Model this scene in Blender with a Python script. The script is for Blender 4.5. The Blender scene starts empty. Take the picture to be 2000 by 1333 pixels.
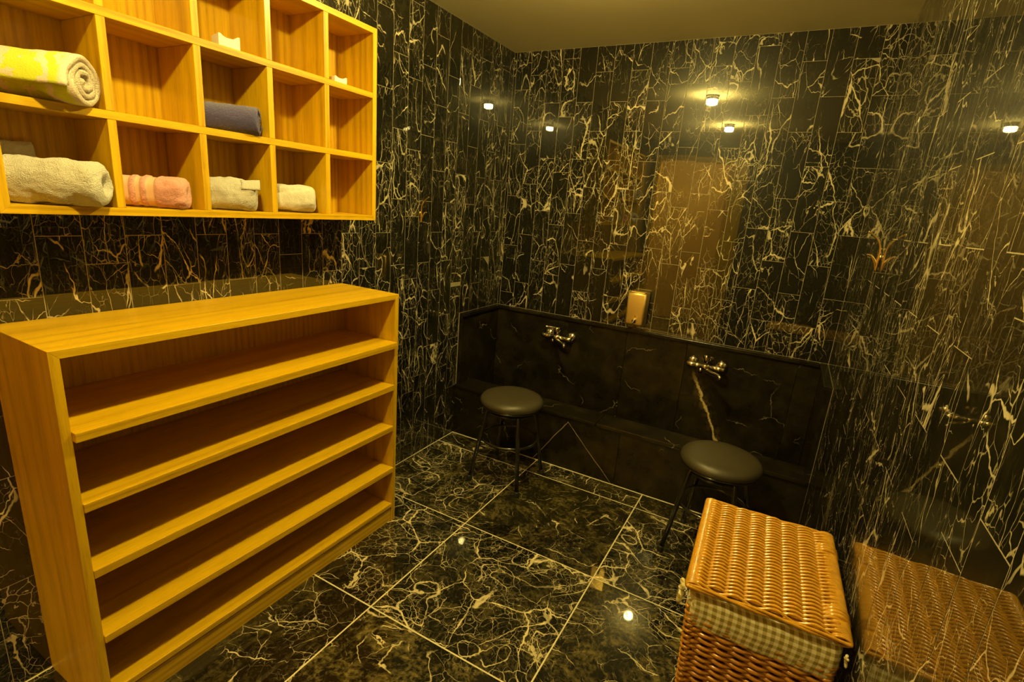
import bpy, bmesh, math, random
from mathutils import Vector, Matrix, noise

random.seed(7)
sc = bpy.context.scene
col = sc.collection

# ------------------------------------------------------------------ camera
cam_d = bpy.data.cameras.new('camera')
cam = bpy.data.objects.new('camera', cam_d)
col.objects.link(cam)
cam_d.sensor_fit = 'HORIZONTAL'
cam_d.sensor_width = 36.0
cam_d.lens = 36.0 * 993.06 / 2000.0
cam_d.clip_start = 0.02
CAM = Vector((1.6622, -2.8968, 1.4025))
yaw, pitch, roll = math.radians(-27.825), math.radians(-14.914), math.radians(4.583)
fwd = Vector((math.sin(yaw) * math.cos(pitch), math.cos(yaw) * math.cos(pitch), math.sin(pitch)))
r0 = Vector((math.cos(yaw), -math.sin(yaw), 0.0))
u0 = r0.cross(fwd)
right = r0 * math.cos(roll) + u0 * math.sin(roll)
up = u0 * math.cos(roll) - r0 * math.sin(roll)
cam.matrix_world = Matrix((
    (right.x, up.x, -fwd.x, CAM.x),
    (right.y, up.y, -fwd.y, CAM.y),
    (right.z, up.z, -fwd.z, CAM.z),
    (0, 0, 0, 1)))
sc.camera = cam

# ------------------------------------------------------------------ world, light colour, exposure
world = bpy.data.worlds.new('world')
sc.world = world
world.use_nodes = True
world.node_tree.nodes['Background'].inputs[0].default_value = (0.01, 0.008, 0.004, 1)
world.node_tree.nodes['Background'].inputs[1].default_value = 0.0
sc.view_settings.view_transform = 'Standard'
sc.view_settings.look = 'None'
sc.view_settings.exposure = 0.0
sc.view_settings.gamma = 1.0
sc.view_settings.use_curve_mapping = False
LIGHT_COL = (1.0, 0.79, 0.23)
LIGHT_STR = 1130.0
CORRIDOR_LAMPS = [(0.20, -3.74), (1.0, -3.74)]    # spots in the corridor beyond the doorway
LAMP_Z = 2.212
LAMPS = [(0.945, -1.23), (0.925, -2.45)]    # two surface-mounted ceiling spots

# ------------------------------------------------------------------ room dimensions (metres)
W, H = 1.915, 2.272           # room width, ceiling height; back wall at y = 0, left wall at x = 0
YF = -3.5                     # front wall, behind the camera

# ================================================================== material helpers
def new_mat(name):
    m = bpy.data.materials.new(name)
    m.use_nodes = True
    nt = m.node_tree
    for n in list(nt.nodes):
        nt.nodes.remove(n)
    out = nt.nodes.new('ShaderNodeOutputMaterial')
    b = nt.nodes.new('ShaderNodeBsdfPrincipled')
    nt.links.new(b.outputs[0], out.inputs[0])
    return m, nt, b

def N(nt, t, **kw):
    n = nt.nodes.new(t)
    for k, v in kw.items():
        setattr(n, k, v)
    return n

def setv(nt, sock, v):
    if isinstance(v, bpy.types.NodeSocket):
        nt.links.new(v, sock)
    else:
        sock.default_value = v

def math_n(nt, op, a, b=0.0, c=None, clamp=False):
    n = N(nt, 'ShaderNodeMath', operation=op, use_clamp=clamp)
    setv(nt, n.inputs[0], a)
    setv(nt, n.inputs[1], b)
    if c is not None:
        setv(nt, n.inputs[2], c)
    return n.outputs[0]

def vmath(nt, op, a, b):
    n = N(nt, 'ShaderNodeVectorMath', operation=op)
    setv(nt, n.inputs[0], a)
    if op == 'SCALE':
        setv(nt, n.inputs[3], b)
    else:
        setv(nt, n.inputs[1], b)
    return n.outputs[0]

def noise_n(nt, vec, scale, detail=3.0, rough=0.55, color=False):
    n = N(nt, 'ShaderNodeTexNoise')
    nt.links.new(vec, n.inputs['Vector'])
    n.inputs['Scale'].default_value = scale
    n.inputs['Detail'].default_value = detail
    n.inputs['Roughness'].default_value = rough
    return n.outputs['Color' if color else 'Fac']

def maprange(nt, v, a, b, c=0.0, d=1.0, smooth=True):
    n = N(nt, 'ShaderNodeMapRange')
    n.interpolation_type = 'SMOOTHSTEP' if smooth else 'LINEAR'
    setv(nt, n.inputs['Value'], v)
    setv(nt, n.inputs['From Min'], a)
    setv(nt, n.inputs['From Max'], b)
    setv(nt, n.inputs['To Min'], c)
    setv(nt, n.inputs['To Max'], d)
    return n.outputs['Result']

def mixc(nt, fac, a, b):
    n = N(nt, 'ShaderNodeMix', data_type='RGBA')
    setv(nt, n.inputs[0], fac)
    setv(nt, n.inputs[6], a if isinstance(a, bpy.types.NodeSocket) else (*a, 1.0))
    setv(nt, n.inputs[7], b if isinstance(b, bpy.types.NodeSocket) else (*b, 1.0))
    return n.outputs[2]

def obj_coords(nt, spread=40.0):
    tc = N(nt, 'ShaderNodeTexCoord')
    oi = N(nt, 'ShaderNodeObjectInfo')
    cb = N(nt, 'ShaderNodeCombineXYZ')
    for i, k in enumerate((1.0, 2.7, 4.3)):
        nt.links.new(math_n(nt, 'MULTIPLY', oi.outputs['Random'], spread * k), cb.inputs[i])
    return vmath(nt, 'ADD', tc.outputs['Object'], cb.outputs[0]), tc.outputs['Object'], oi.outputs['Random']

def bump(nt, b, h, strength, dist):
    n = N(nt, 'ShaderNodeBump')
    n.inputs['Strength'].default_value = strength
    n.inputs['Distance'].default_value = dist
    nt.links.new(h, n.inputs['Height'])
    nt.links.new(n.outputs[0], b.inputs['Normal'])
    return n

# ------------------------------------------------------------------ veined black marble
def marble(name, s=1.0, width=1.0, dens=0.0, base=(0.008, 0.0078, 0.0045), cream=(0.74, 0.63, 0.41),
           haze=(0.040, 0.033, 0.014), coat_r=0.012, rough=0.34, tall=1.0, hz_lo=0.42, patch=0.0):
    m, nt, b = new_mat(name)
    v0, raw, rnd = obj_coords(nt)
    mp = N(nt, 'ShaderNodeMapping')
    nt.links.new(v0, mp.inputs['Vector'])
    mp.inputs['Scale'].default_value = (1.0, 1.0, tall)
    v = mp.outputs[0]
    r2 = math_n(nt, 'FRACT', math_n(nt, 'MULTIPLY', rnd, 71.3))
    r3 = math_n(nt, 'FRACT', math_n(nt, 'MULTIPLY', rnd, 137.7))
    sh = math_n(nt, 'MULTIPLY', math_n(nt, 'SUBTRACT', r2, 0.5), 0.16)      # some pieces are calm, some busy
    def warp(vec, sc_, amp, det):
        return vmath(nt, 'SCALE', vmath(nt, 'SUBTRACT', noise_n(nt, vec, sc_, det, .6, True), (0.5, 0.5, 0.5)), amp)
    p = vmath(nt, 'ADD', v, vmath(nt, 'ADD', warp(v, 3.5 * s, 0.12 / s, 1), warp(v, 18.0 * s, 0.030 / s, 3)))
    m1 = math_n(nt, 'ADD', noise_n(nt, vmath(nt, 'ADD', v, (5.0, 3.1, 7.7)), 7.0 * s, 3, .62), sh)
    m2 = math_n(nt, 'ADD', noise_n(nt, vmath(nt, 'ADD', v, (11.0, 2.1, 1.7)), 9.0 * s, 3, .62), sh)
    def cracks(scale, wmin, wmax, lo, hi, msk, off):
        vo = N(nt, 'ShaderNodeTexVoronoi', feature='DISTANCE_TO_EDGE')
        nt.links.new(vmath(nt, 'ADD', p, (off, off * 1.3, off * 0.7)), vo.inputs['Vector'])
        vo.inputs['Scale'].default_value = scale
        thick = maprange(nt, msk, lo, hi, wmin * width, wmax * width)
        q = math_n(nt, 'DIVIDE', vo.outputs['Distance'], math_n(nt, 'MAXIMUM', thick, 0.0004))
        line = maprange(nt, q, 0.45, 1.0, 1.0, 0.0)
        return math_n(nt, 'MULTIPLY', line, maprange(nt, msk, lo - .02, lo + .05))
    nn = noise_n(nt, vmath(nt, 'ADD', p, (3.0, -3.0, 6.0)), 5.5 * s, 1.0, .5)
    dd = math_n(nt, 'ABSOLUTE', math_n(nt, 'SUBTRACT', nn, 0.5))
    a2 = math_n(nt, 'MULTIPLY', maprange(nt, dd, 0.0022 * width, 0.0075 * width, 1.0, 0.0), maprange(nt, m2, 0.46 - dens, 0.53 - dens))
    a = cracks(5.0 * s, 0.003, 0.030, 0.49 - dens, 0.76, m1, 0.0)
    c = cracks(13.0 * s, 0.005, 0.034, 0.51 - dens, 0.80, m2, 5.0)
    d = cracks(36.0 * s, 0.010, 0.060, 0.52 - dens, 0.80, m1, 9.0)
    pn = noise_n(nt, p, 14.0 * s, 5, .72)
    pat = math_n(nt, 'MULTIPLY', maprange(nt, math_n(nt, 'ADD', pn, math_n(nt, 'MULTIPLY', sh, 0.4)), 0.68 - patch, 0.71 - patch), maprange(nt, m2, 0.46, 0.58))
    fn = noise_n(nt, p, 80.0 * s, 3, .7)
    fl = math_n(nt, 'MULTIPLY', maprange(nt, fn, 0.63, 0.68), maprange(nt, m1, 0.46, 0.64))
    hz = maprange(nt, math_n(nt, 'ADD', math_n(nt, 'MULTIPLY', pn, 0.55), math_n(nt, 'MULTIPLY', fn, 0.45)), hz_lo + 0.06, 0.70)
    tone = maprange(nt, r3, 0.0, 1.0, 0.25, 1.0, False)
    colr = mixc(nt, math_n(nt, 'MULTIPLY', hz, tone), base, haze)
    vv = math_n(nt, 'MAXIMUM', math_n(nt, 'MAXIMUM', a, math_n(nt, 'MULTIPLY', a2, 0.85)), math_n(nt, 'MULTIPLY', c, 0.75))
    vv = math_n(nt, 'MAXIMUM', vv, math_n(nt, 'MAXIMUM', math_n(nt, 'MULTIPLY', d, 0.55), math_n(nt, 'MULTIPLY', math_n(nt, 'MAXIMUM', pat, fl), 0.70)))
    vv = math_n(nt, 'MULTIPLY', vv, maprange(nt, pn, 0.30, 0.58, 0.40, 1.0))
    colr = mixc(nt, vv, colr, cream)
    nt.links.new(colr, b.inputs['Base Color'])
    b.inputs['Roughness'].default_value = rough
    b.inputs['IOR'].default_value = 1.5
    b.inputs['Coat Weight'].default_value = 1.0
    b.inputs['Coat Roughness'].default_value = coat_r
    b.inputs['Coat IOR'].default_value = 1.75
    b.inputs['Specular IOR Level'].default_value = 0.18
    return m

# ------------------------------------------------------------------ oak, grain along one axis
def wood(name, axis, light=(0.74, 0.45, 0.004), dark=(0.36, 0.175, 0.002), rough=0.42):
    m, nt, b = new_mat(name)
    v, raw, rnd = obj_coords(nt, 11.0)
    mp = N(nt, 'ShaderNodeMapping')
    nt.links.new(v, mp.inputs['Vector'])
    sc3 = [1.0, 1.0, 1.0]
    sc3[axis] = 0.055
    mp.inputs['Scale'].default_value = sc3
    q = mp.outputs[0]
    w = vmath(nt, 'SCALE', vmath(nt, 'SUBTRACT', noise_n(nt, q, 6.0, 3, .5, True), (.5, .5, .5)), 0.07)
    q2 = vmath(nt, 'ADD', q, w)
    ln = N(nt, 'ShaderNodeVectorMath', operation='LENGTH')
    off = [0.31, 0.27, 0.23]
    nt.links.new(vmath(nt, 'ADD', q2, tuple(off)), ln.inputs[0])
    rings = math_n(nt, 'MULTIPLY_ADD', math_n(nt, 'SINE', math_n(nt, 'MULTIPLY', ln.outputs['Value'], 300.0)), 0.5, 0.5)
    ring = math_n(nt, 'MULTIPLY', math_n(nt, 'POWER', rings, 2.0), maprange(nt, noise_n(nt, q, 9.0, 2, .5), 0.35, 0.65, 0.25, 1.0))
    fine = noise_n(nt, q, 230.0, 3, .6)
    pores = maprange(nt, noise_n(nt, q, 300.0, 1, .5), 0.60, 0.72)
    broad = noise_n(nt, q, 14.0, 3, .5)
    f = math_n(nt, 'ADD', math_n(nt, 'MULTIPLY', ring, 0.42), math_n(nt, 'MULTIPLY', maprange(nt, fine, 0.35, 0.7), 0.22))
    f = math_n(nt, 'ADD', f, math_n(nt, 'MULTIPLY', maprange(nt, broad, 0.4, 0.7), 0.20))
    f = math_n(nt, 'ADD', f, math_n(nt, 'MULTIPLY', pores, 0.22), clamp=True)
    c = mixc(nt, f, light, dark)
    nt.links.new(c, b.inputs['Base Color'])
    b.inputs['Roughness'].default_value = rough
    b.inputs['Coat Weight'].default_value = 0.18
    b.inputs['Coat Roughness'].default_value = 0.22
    bump(nt, b, f, 0.06, 0.0006)
    return m

def plain(name, colr, rough=0.5, metal=0.0, bump_s=0.0, bump_scale=60.0, coat=0.0, var=0.12, vscale=18.0, ior=1.5):
    m, nt, b = new_mat(name)
    v, raw, rnd = obj_coords(nt, 5.0)
    n = noise_n(nt, v, vscale, 4)
    lo = tuple(x * (1 - var) for x in colr)
    hi = tuple(min(1.0, x * (1 + var)) for x in colr)
    nt.links.new(mixc(nt, n, lo, hi), b.inputs['Base Color'])
    b.inputs['Roughness'].default_value = rough
    b.inputs['Metallic'].default_value = metal
    b.inputs['IOR'].default_value = ior
    if coat:
        b.inputs['Coat Weight'].default_value = coat
        b.inputs['Coat Roughness'].default_value = 0.08
    if bump_s:
        bump(nt, b, noise_n(nt, v, bump_scale, 4, .6), bump_s, 0.004)
    return m

def granite(name, vein=False, cracks=()):
    m, nt, b = new_mat(name)
    v, raw, rnd = obj_coords(nt, 9.0)
    base = mixc(nt, maprange(nt, noise_n(nt, v, 7.0, 6, .65), .4, .75), (0.010, 0.0085, 0.0045), (0.030, 0.023, 0.010))
    w = vmath(nt, 'SCALE', vmath(nt, 'SUBTRACT', noise_n(nt, v, 9.0, 4, .6, True), (.5, .5, .5)), 0.12)
    vo = N(nt, 'ShaderNodeTexVoronoi', feature='DISTANCE_TO_EDGE')
    nt.links.new(vmath(nt, 'ADD', v, w), vo.inputs['Vector'])
    vo.inputs['Scale'].default_value = 3.6
    thin = math_n(nt, 'MULTIPLY', maprange(nt, vo.outputs['Distance'], 0.003, 0.007, 1.0, 0.0),
                  maprange(nt, noise_n(nt, v, 4.0, 2), 0.56, 0.62))
    c = mixc(nt, math_n(nt, 'MULTIPLY', thin, 0.6), base, (0.30, 0.25, 0.14))
    if vein:                                   # one broad golden vein running down the slab
        sp = N(nt, 'ShaderNodeSeparateXYZ')
        nt.links.new(raw, sp.inputs[0])
        wob = math_n(nt, 'MULTIPLY', math_n(nt, 'SUBTRACT', noise_n(nt, raw, 14.0, 5, .65), 0.5), 0.075)
        slope = math_n(nt, 'MULTIPLY', sp.outputs['Z'], 0.50)
        dx = math_n(nt, 'ABSOLUTE', math_n(nt, 'ADD', math_n(nt, 'ADD', sp.outputs['X'], slope), math_n(nt, 'ADD', wob, VEIN_X)))
        zl = maprange(nt, sp.outputs['Z'], 0.26, 0.10)
        core = math_n(nt, 'MULTIPLY', maprange(nt, dx, 0.003, 0.011, 1.0, 0.0), zl)
        halo = math_n(nt, 'MULTIPLY', math_n(nt, 'MULTIPLY', maprange(nt, dx, 0.0, 0.06, 1.0, 0.0), zl), maprange(nt, noise_n(nt, raw, 40.0, 4), .4, .7))
        c = mixc(nt, math_n(nt, 'MULTIPLY', halo, 0.35), c, (0.22, 0.15, 0.05))
        c = mixc(nt, math_n(nt, 'MULTIPLY', core, 0.9), c, (0.60, 0.46, 0.20))
    if cracks:                                 # straight hairline veins: (x, z, run per metre of height)
        sp = N(nt, 'ShaderNodeSeparateXYZ')
        nt.links.new(raw, sp.inputs[0])
        wob = math_n(nt, 'MULTIPLY', math_n(nt, 'SUBTRACT', noise_n(nt, raw, 8.0, 4), 0.5), 0.02)
        for (x0, z0, k) in cracks:
            dz = math_n(nt, 'SUBTRACT', sp.outputs['Z'], z0)
            dd = math_n(nt, 'SUBTRACT', math_n(nt, 'SUBTRACT', sp.outputs['X'], x0), math_n(nt, 'MULTIPLY', dz, k))
            dd = math_n(nt, 'ABSOLUTE', math_n(nt, 'ADD', dd, wob))
            ln = math_n(nt, 'MULTIPLY', maprange(nt, dd, 0.0012, 0.0032, 1.0, 0.0), maprange(nt, dz, 0.004, 0.0))
            ln = math_n(nt, 'MULTIPLY', ln, maprange(nt, noise_n(nt, raw, 11.0, 3), 0.30, 0.55, 0.25, 0.8))
            c = mixc(nt, ln, c, (0.42, 0.34, 0.20))
    nt.links.new(c, b.inputs['Base Color'])
    b.inputs['Roughness'].default_value = 0.22
    b.inputs['Specular IOR Level'].default_value = 0.28
    return m

def terry(name, colr, var=0.10, pile=1.0):
    m, nt, b = new_mat(name)
    v, raw, rnd = obj_coords(nt, 3.0)
    n = noise_n(nt, v, 25.0, 4)
    lo = tuple(x * (1 - var) for x in colr)
    nt.links.new(mixc(nt, n, lo, colr), b.inputs['Base Color'])
    b.inputs['Roughness'].default_value = 0.95
    b.inputs['Sheen Weight'].default_value = 0.35
    b.inputs['Sheen Roughness'].default_value = 0.5
    h = math_n(nt, 'ADD', noise_n(nt, v, 420.0, 2, .6), math_n(nt, 'MULTIPLY', noise_n(nt, v, 130.0, 3), 0.7))
    bump(nt, b, h, 0.95 * pile, 0.006)
    return m

VEIN_X = 0.112
M = {}
M['wall_marble'] = marble('wall_marble', 1.05, 0.76, 0.042, tall=0.50)
M['floor_marble'] = marble('floor_marble', 0.85, 0.80, 0.045, base=(0.008, 0.007, 0.003), haze=(0.30, 0.235, 0.085), cream=(0.90, 0.77, 0.50), coat_r=0.03, hz_lo=0.40, patch=0.012)
M['grout'] = plain('grout', (0.36, 0.30, 0.19), 0.7, bump_s=0.1)
M['floor_grout'] = plain('floor_grout', (0.78, 0.70, 0.50), 0.6, bump_s=0.1)
M['plaster'] = plain('plaster', (0.92, 0.82, 0.52), 0.9, bump_s=0.05, bump_scale=120, var=0.05, vscale=3.0)
M['oak_x'] = wood('oak_x', 0)
M['oak_y'] = wood('oak_y', 1)
M['oak_z'] = wood('oak_z', 2)
M['granite'] = granite('granite')
M['granite_vein'] = granite('granite_vein', True)
M['granite_cracks'] = granite('granite_cracks', False, ((0.234, 0.13, 0.70), (0.234, 0.13, -0.99)))
M['dark_stone'] = plain('dark_stone', (0.030, 0.025, 0.014), 0.55, var=0.4, vscale=9.0)
M['corridor_wall'] = plain('corridor_wall', (0.80, 0.52, 0.11), 0.75, bump_s=0.05, var=0.05, vscale=4.0)
M['chrome'] = plain('chrome', (0.86, 0.80, 0.68), 0.10, 1.0, var=0.03)
M['steel'] = plain('steel', (0.88, 0.64, 0.22), 0.45, 1.0, var=0.05, vscale=90)  # gold reflection of the wood in the dispenser, put into its base colour
M['dark_plastic'] = plain('dark_plastic', (0.02, 0.017, 0.012), 0.35)
M['brass'] = plain('brass', (0.86, 0.64, 0.30), 0.25, 1.0, var=0.06)
M['vinyl'] = plain('vinyl', (0.050, 0.041, 0.022), 0.40, bump_s=0.15, bump_scale=420, var=0.08)
M['black_metal'] = plain('black_metal', (0.012, 0.010, 0.008), 0.22, coat=0.6)
M['black_rubber'] = plain('black_rubber', (0.012, 0.011, 0.010), 0.6)
M['wicker'] = plain('wicker', (0.58, 0.285, 0.016), 0.28, coat=1.0, var=0.45, vscale=55.0)
M['wicker_body'] = plain('wicker_body', (0.50, 0.21, 0.018), 0.32, coat=0.7, var=0.40, vscale=45.0)
M['wicker_core'] = plain('wicker_core', (0.16, 0.055, 0.006), 0.6, var=0.3)
M['white_plastic'] = plain('white_plastic', (0.84, 0.82, 0.78), 0.4, var=0.03)
M['towel_white'] = terry('towel_white', (0.72, 0.68, 0.62), 0.06)
M['towel_cream'] = terry('towel_cream', (0.72, 0.68, 0.60), 0.06, 0.6)
M['towel_grey'] = terry('towel_grey', (0.74, 0.72, 0.66), 0.06, 0.5)
M['towel_navy'] = terry('towel_navy', (0.095, 0.080, 0.30), 0.35)
M['towel_edge'] = terry('towel_edge', (0.76, 0.62, 0.48), 0.10)

def towel_pattern():
    m, nt, b = new_mat('towel_yellow')
    tc = N(nt, 'ShaderNodeTexCoord')
    v = tc.outputs['Object']
    sp = N(nt, 'ShaderNodeSeparateXYZ')
    nt.links.new(v, sp.inputs[0])
    wv = math_n(nt, 'MULTIPLY', math_n(nt, 'SUBTRACT', noise_n(nt, v, 16.0, 3), 0.5), 0.20)
    y = math_n(nt, 'ADD', sp.outputs['Y'], wv)
    s1 = math_n(nt, 'SINE', math_n(nt, 'ADD', math_n(nt, 'MULTIPLY', y, 85.0), math_n(nt, 'MULTIPLY', sp.outputs['Z'], 30.0)))
    blot = maprange(nt, s1, -0.45, -0.25)
    band = math_n(nt, 'MULTIPLY', maprange(nt, sp.outputs['Y'], -0.075, -0.065), maprange(nt, sp.outputs['Y'], 0.082, 0.074))
    c = mixc(nt, math_n(nt, 'MULTIPLY', blot, band), (0.76, 0.62, 0.50), (0.62, 0.66, 0.035))
    nt.links.new(c, b.inputs['Base Color'])
    b.inputs['Roughness'].default_value = 0.9
    b.inputs['Sheen Weight'].default_value = 0.2
    bump(nt, b, noise_n(nt, v, 300.0, 3), 0.5, 0.003)
    return m
M['towel_yellow'] = towel_pattern()

def pink_pattern():
    m, nt, b = new_mat('towel_pink')
    tc = N(nt, 'ShaderNodeTexCoord')
    v = tc.outputs['Object']
    sp = N(nt, 'ShaderNodeSeparateXYZ')
    nt.links.new(v, sp.inputs[0])
    att = N(nt, 'ShaderNodeAttribute')
    att.attribute_name = 'band'
    c = mixc(nt, att.outputs['Fac'], (0.74, 0.34, 0.30), (0.76, 0.44, 0.30))
    nt.links.new(c, b.inputs['Base Color'])
    b.inputs['Roughness'].default_value = 0.95
    b.inputs['Sheen Weight'].default_value = 0.3
    h = math_n(nt, 'MULTIPLY', math_n(nt, 'ADD', noise_n(nt, v, 420.0, 2), noise_n(nt, v, 150.0, 3)), math_n(nt, 'SUBTRACT', 1.05, att.outputs['Fac']))
    bump(nt, b, h, 0.8, 0.004)
    return m
M['towel_pink'] = pink_pattern()

def gingham():
    m, nt, b = new_mat('gingham')
    tc = N(nt, 'ShaderNodeTexCoord')
    sp = N(nt, 'ShaderNodeSeparateXYZ')
    nt.links.new(tc.outputs['Object'], sp.inputs[0])
    h = math_n(nt, 'ADD', sp.outputs['X'], sp.outputs['Y'])
    F = 1.0 / 0.0165
    a = maprange(nt, math_n(nt, 'FRACT', math_n(nt, 'MULTIPLY', h, F)), 0.49, 0.51)
    c = maprange(nt, math_n(nt, 'FRACT', math_n(nt, 'MULTIPLY', sp.outputs['Z'], F)), 0.49, 0.51)
    f = math_n(nt, 'MULTIPLY', math_n(nt, 'ADD', a, c), 0.5)
    n = N(nt, 'ShaderNodeValToRGB')
    nt.links.new(f, n.inputs[0])
    n.color_ramp.elements[0].color = (0.97, 0.90, 0.66, 1)
    n.color_ramp.elements[1].color = (0.34, 0.265, 0.065, 1)
    e = n.color_ramp.elements.new(0.5)
    e.color = (0.66, 0.57, 0.27, 1)
    nt.links.new(n.outputs[0], b.inputs['Base Color'])
    b.inputs['Roughness'].default_value = 0.9
    bump(nt, b, noise_n(nt, tc.outputs['Object'], 500.0, 2), 0.2, 0.001)
    return m
M['gingham'] = gingham()

def lamp_mat(name, strength):
    m = bpy.data.materials.new(name)
    m.use_nodes = True
    nt = m.node_tree
    for n in list(nt.nodes):
        nt.nodes.remove(n)
    out = nt.nodes.new('ShaderNodeOutputMaterial')
    e = nt.nodes.new('ShaderNodeEmission')
    e.inputs[0].default_value = (*LIGHT_COL, 1)
    e.inputs[1].default_value = strength
    nt.links.new(e.outputs[0], out.inputs[0])
    return m
M['lamp_glow'] = lamp_mat('lamp_glow', LIGHT_STR)

# ================================================================== mesh helpers
def mesh_from_bm(bm, name, mat, smooth=False):
    me = bpy.data.meshes.new(name)
    bm.normal_update()
    bm.to_mesh(me)
    bm.free()
    me.materials.append(mat)
    if smooth:
        for p in me.polygons:
            p.use_smooth = True
    return me

def link(name, me, parent=None, loc=(0, 0, 0), rot=(0, 0, 0)):
    o = bpy.data.objects.new(name, me)
    col.objects.link(o)
    o.parent = parent
    o.location = loc
    o.rotation_euler = rot
    return o

def empty(name, loc, rz=0.0):
    o = bpy.data.objects.new(name, None)
    o.empty_display_size = 0.05
    col.objects.link(o)
    o.location = loc
    o.rotation_euler = (0, 0, rz)
    return o

def tag(o, label, cat, group=None, kind=None):
    if label: o['label'] = label
    if cat: o['category'] = cat
    if group: o['group'] = group
    if kind: o['kind'] = kind
    return o

def box_bm(sx, sy, sz, bev=0.0, seg=1):
    bm = bmesh.new()
    bmesh.ops.create_cube(bm, size=1.0)
    bmesh.ops.scale(bm, vec=(sx, sy, sz), verts=bm.verts)
    if bev > 0:
        bmesh.ops.bevel(bm, geom=list(bm.edges), offset=bev, segments=seg, affect='EDGES', profile=0.5)
    return bm

def box(name, lo, hi, mat, parent=None, bev=0.0015, seg=1, origin=None):
    """box between two corners given in the parent's frame"""
    lo, hi = Vector(lo), Vector(hi)
    s = hi - lo
    me = mesh_from_bm(box_bm(s.x, s.y, s.z, bev, seg), name, mat)
    return link(name, me, parent, (lo + hi) / 2)

def prism(name, pts, axis, a, b, mat, parent=None, bev=0.0):
    """extrude a 2-D polygon along an axis between a and b; pts in the two other axes"""
    bm = bmesh.new()
    cs = []
    for t in (a, b):
        ring = []
        for (p, q) in pts:
            c = [0, 0, 0]
            others = [i for i in range(3) if i != axis]
            c[axis] = t
            c[others[0]] = p
            c[others[1]] = q
            ring.append(bm.verts.new(c))
        cs.append(ring)
    n = len(pts)
    bm.faces.new(cs[0])
    bm.faces.new(cs[1][::-1])
    for i in range(n):
        bm.faces.new((cs[0][i], cs[1][i], cs[1][(i + 1) % n], cs[0][(i + 1) % n]))
    bmesh.ops.recalc_face_normals(bm, faces=bm.faces)
    if bev:
        bmesh.ops.bevel(bm, geom=list(bm.edges), offset=bev, segments=1, affect='EDGES', profile=0.5)
    me = mesh_from_bm(bm, name, mat)
    # origin at the middle of the piece
    c = sum((v.co for v in me.vertices), Vector()) / len(me.vertices)
    for v in me.vertices:
        v.co -= c
    return link(name, me, parent, c)

def tube_into(bm, pts, rad, sides=8, closed=False, cap=True):
    """sweep a circle along a polyline; rad is a number or a list"""
    n = len(pts)
    pts = [Vector(p) for p in pts]
    rings = []
    prev_n = None
    for i in range(n):
        if closed:
            t = (pts[(i + 1) % n] - pts[i - 1]).normalized()
        else:
            t = (pts[min(i + 1, n - 1)] - pts[max(i - 1, 0)]).normalized()
        if prev_n is None:
            ref = Vector((0, 0, 1)) if abs(t.z) < 0.9 else Vector((1, 0, 0))
            nn = (ref - t * ref.dot(t)).normalized()
        else:
            nn = (prev_n - t * prev_n.dot(t))
            nn = nn.normalized() if nn.length > 1e-6 else prev_n
        prev_n = nn
        bb = t.cross(nn)
        r = rad[i] if isinstance(rad, (list, tuple)) else rad
        rings.append([bm.verts.new(pts[i] + (nn * math.cos(2 * math.pi * k / sides) + bb * math.sin(2 * math.pi * k / sides)) * r) for k in range(sides)])
    m = n if closed else n - 1
    for i in range(m):
        A, B = rings[i], rings[(i + 1) % n]
        for k in range(sides):
            f = bm.faces.new((A[k], A[(k + 1) % sides], B[(k + 1) % sides], B[k]))
            f.smooth = True
    if cap and not closed:
        bm.faces.new(rings[0][::-1])
        bm.faces.new(rings[-1])

def tube(name, pts, rad, mat, parent=None, sides=12, closed=False):
    bm = bmesh.new()
    tube_into(bm, pts, rad, sides, closed)
    bmesh.ops.recalc_face_normals(bm, faces=bm.faces)
    return link(name, mesh_from_bm(bm, name, mat), parent)

def lathe_into(bm, prof, sides=32, mtx=None):
    """revolve (r, z) profile about local z"""
    rings = []
    for (r, z) in prof:
        if r < 1e-6:
            v = Vector((0, 0, z))
            rings.append([bm.verts.new(mtx @ v if mtx else v)])
        else:
            ring = []
            for k in range(sides):
                a = 2 * math.pi * k / sides
                v = Vector((r * math.cos(a), r * math.sin(a), z))
                ring.append(bm.verts.new(mtx @ v if mtx else v))
            rings.append(ring)
    for A, B in zip(rings, rings[1:]):
        if len(A) == 1 and len(B) == 1:
            continue
        for k in range(sides):
            k2 = (k + 1) % sides
            if len(A) == 1:
                f = bm.faces.new((A[0], B[k], B[k2]))
            elif len(B) == 1:
                f = bm.faces.new((A[k], B[0], A[k2]))
            else:
                f = bm.faces.new((A[k], B[k], B[k2], A[k2]))
            f.smooth = True

def lathe(name, prof, mat, parent=None, sides=32, loc=(0, 0, 0), rot=(0, 0, 0)):
    bm = bmesh.new()
    lathe_into(bm, prof, sides)
    bmesh.ops.recalc_face_normals(bm, faces=bm.faces)
    return link(name, mesh_from_bm(bm, name, mat), parent, loc, rot)

def copy_tree(o, parent=None):
    c = o.copy()
    col.objects.link(c)
    c.parent = parent
    for ch in list(o.children):
        copy_tree(ch, c)
    return c

# ================================================================== the room shell
TH = 0.10                     # backing thickness
T = 0.0004                     # tile thickness standing proud of the backing
G = 0.0017                    # joint width

def struct(name, lo, hi, mat):
    o = box(name, lo, hi, mat, None, 0.0)
    o['kind'] = 'structure'
    return o

wall_left = struct('wall_left', (-TH, YF - TH, 0), (-T, TH, H), M['grout'])
wall_back = struct('wall_back', (-TH, T, 0), (W + TH, TH, H), M['grout'])
wall_right = struct('wall_right', (W + T, YF - TH, 0), (W + TH, TH, H), M['grout'])
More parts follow.
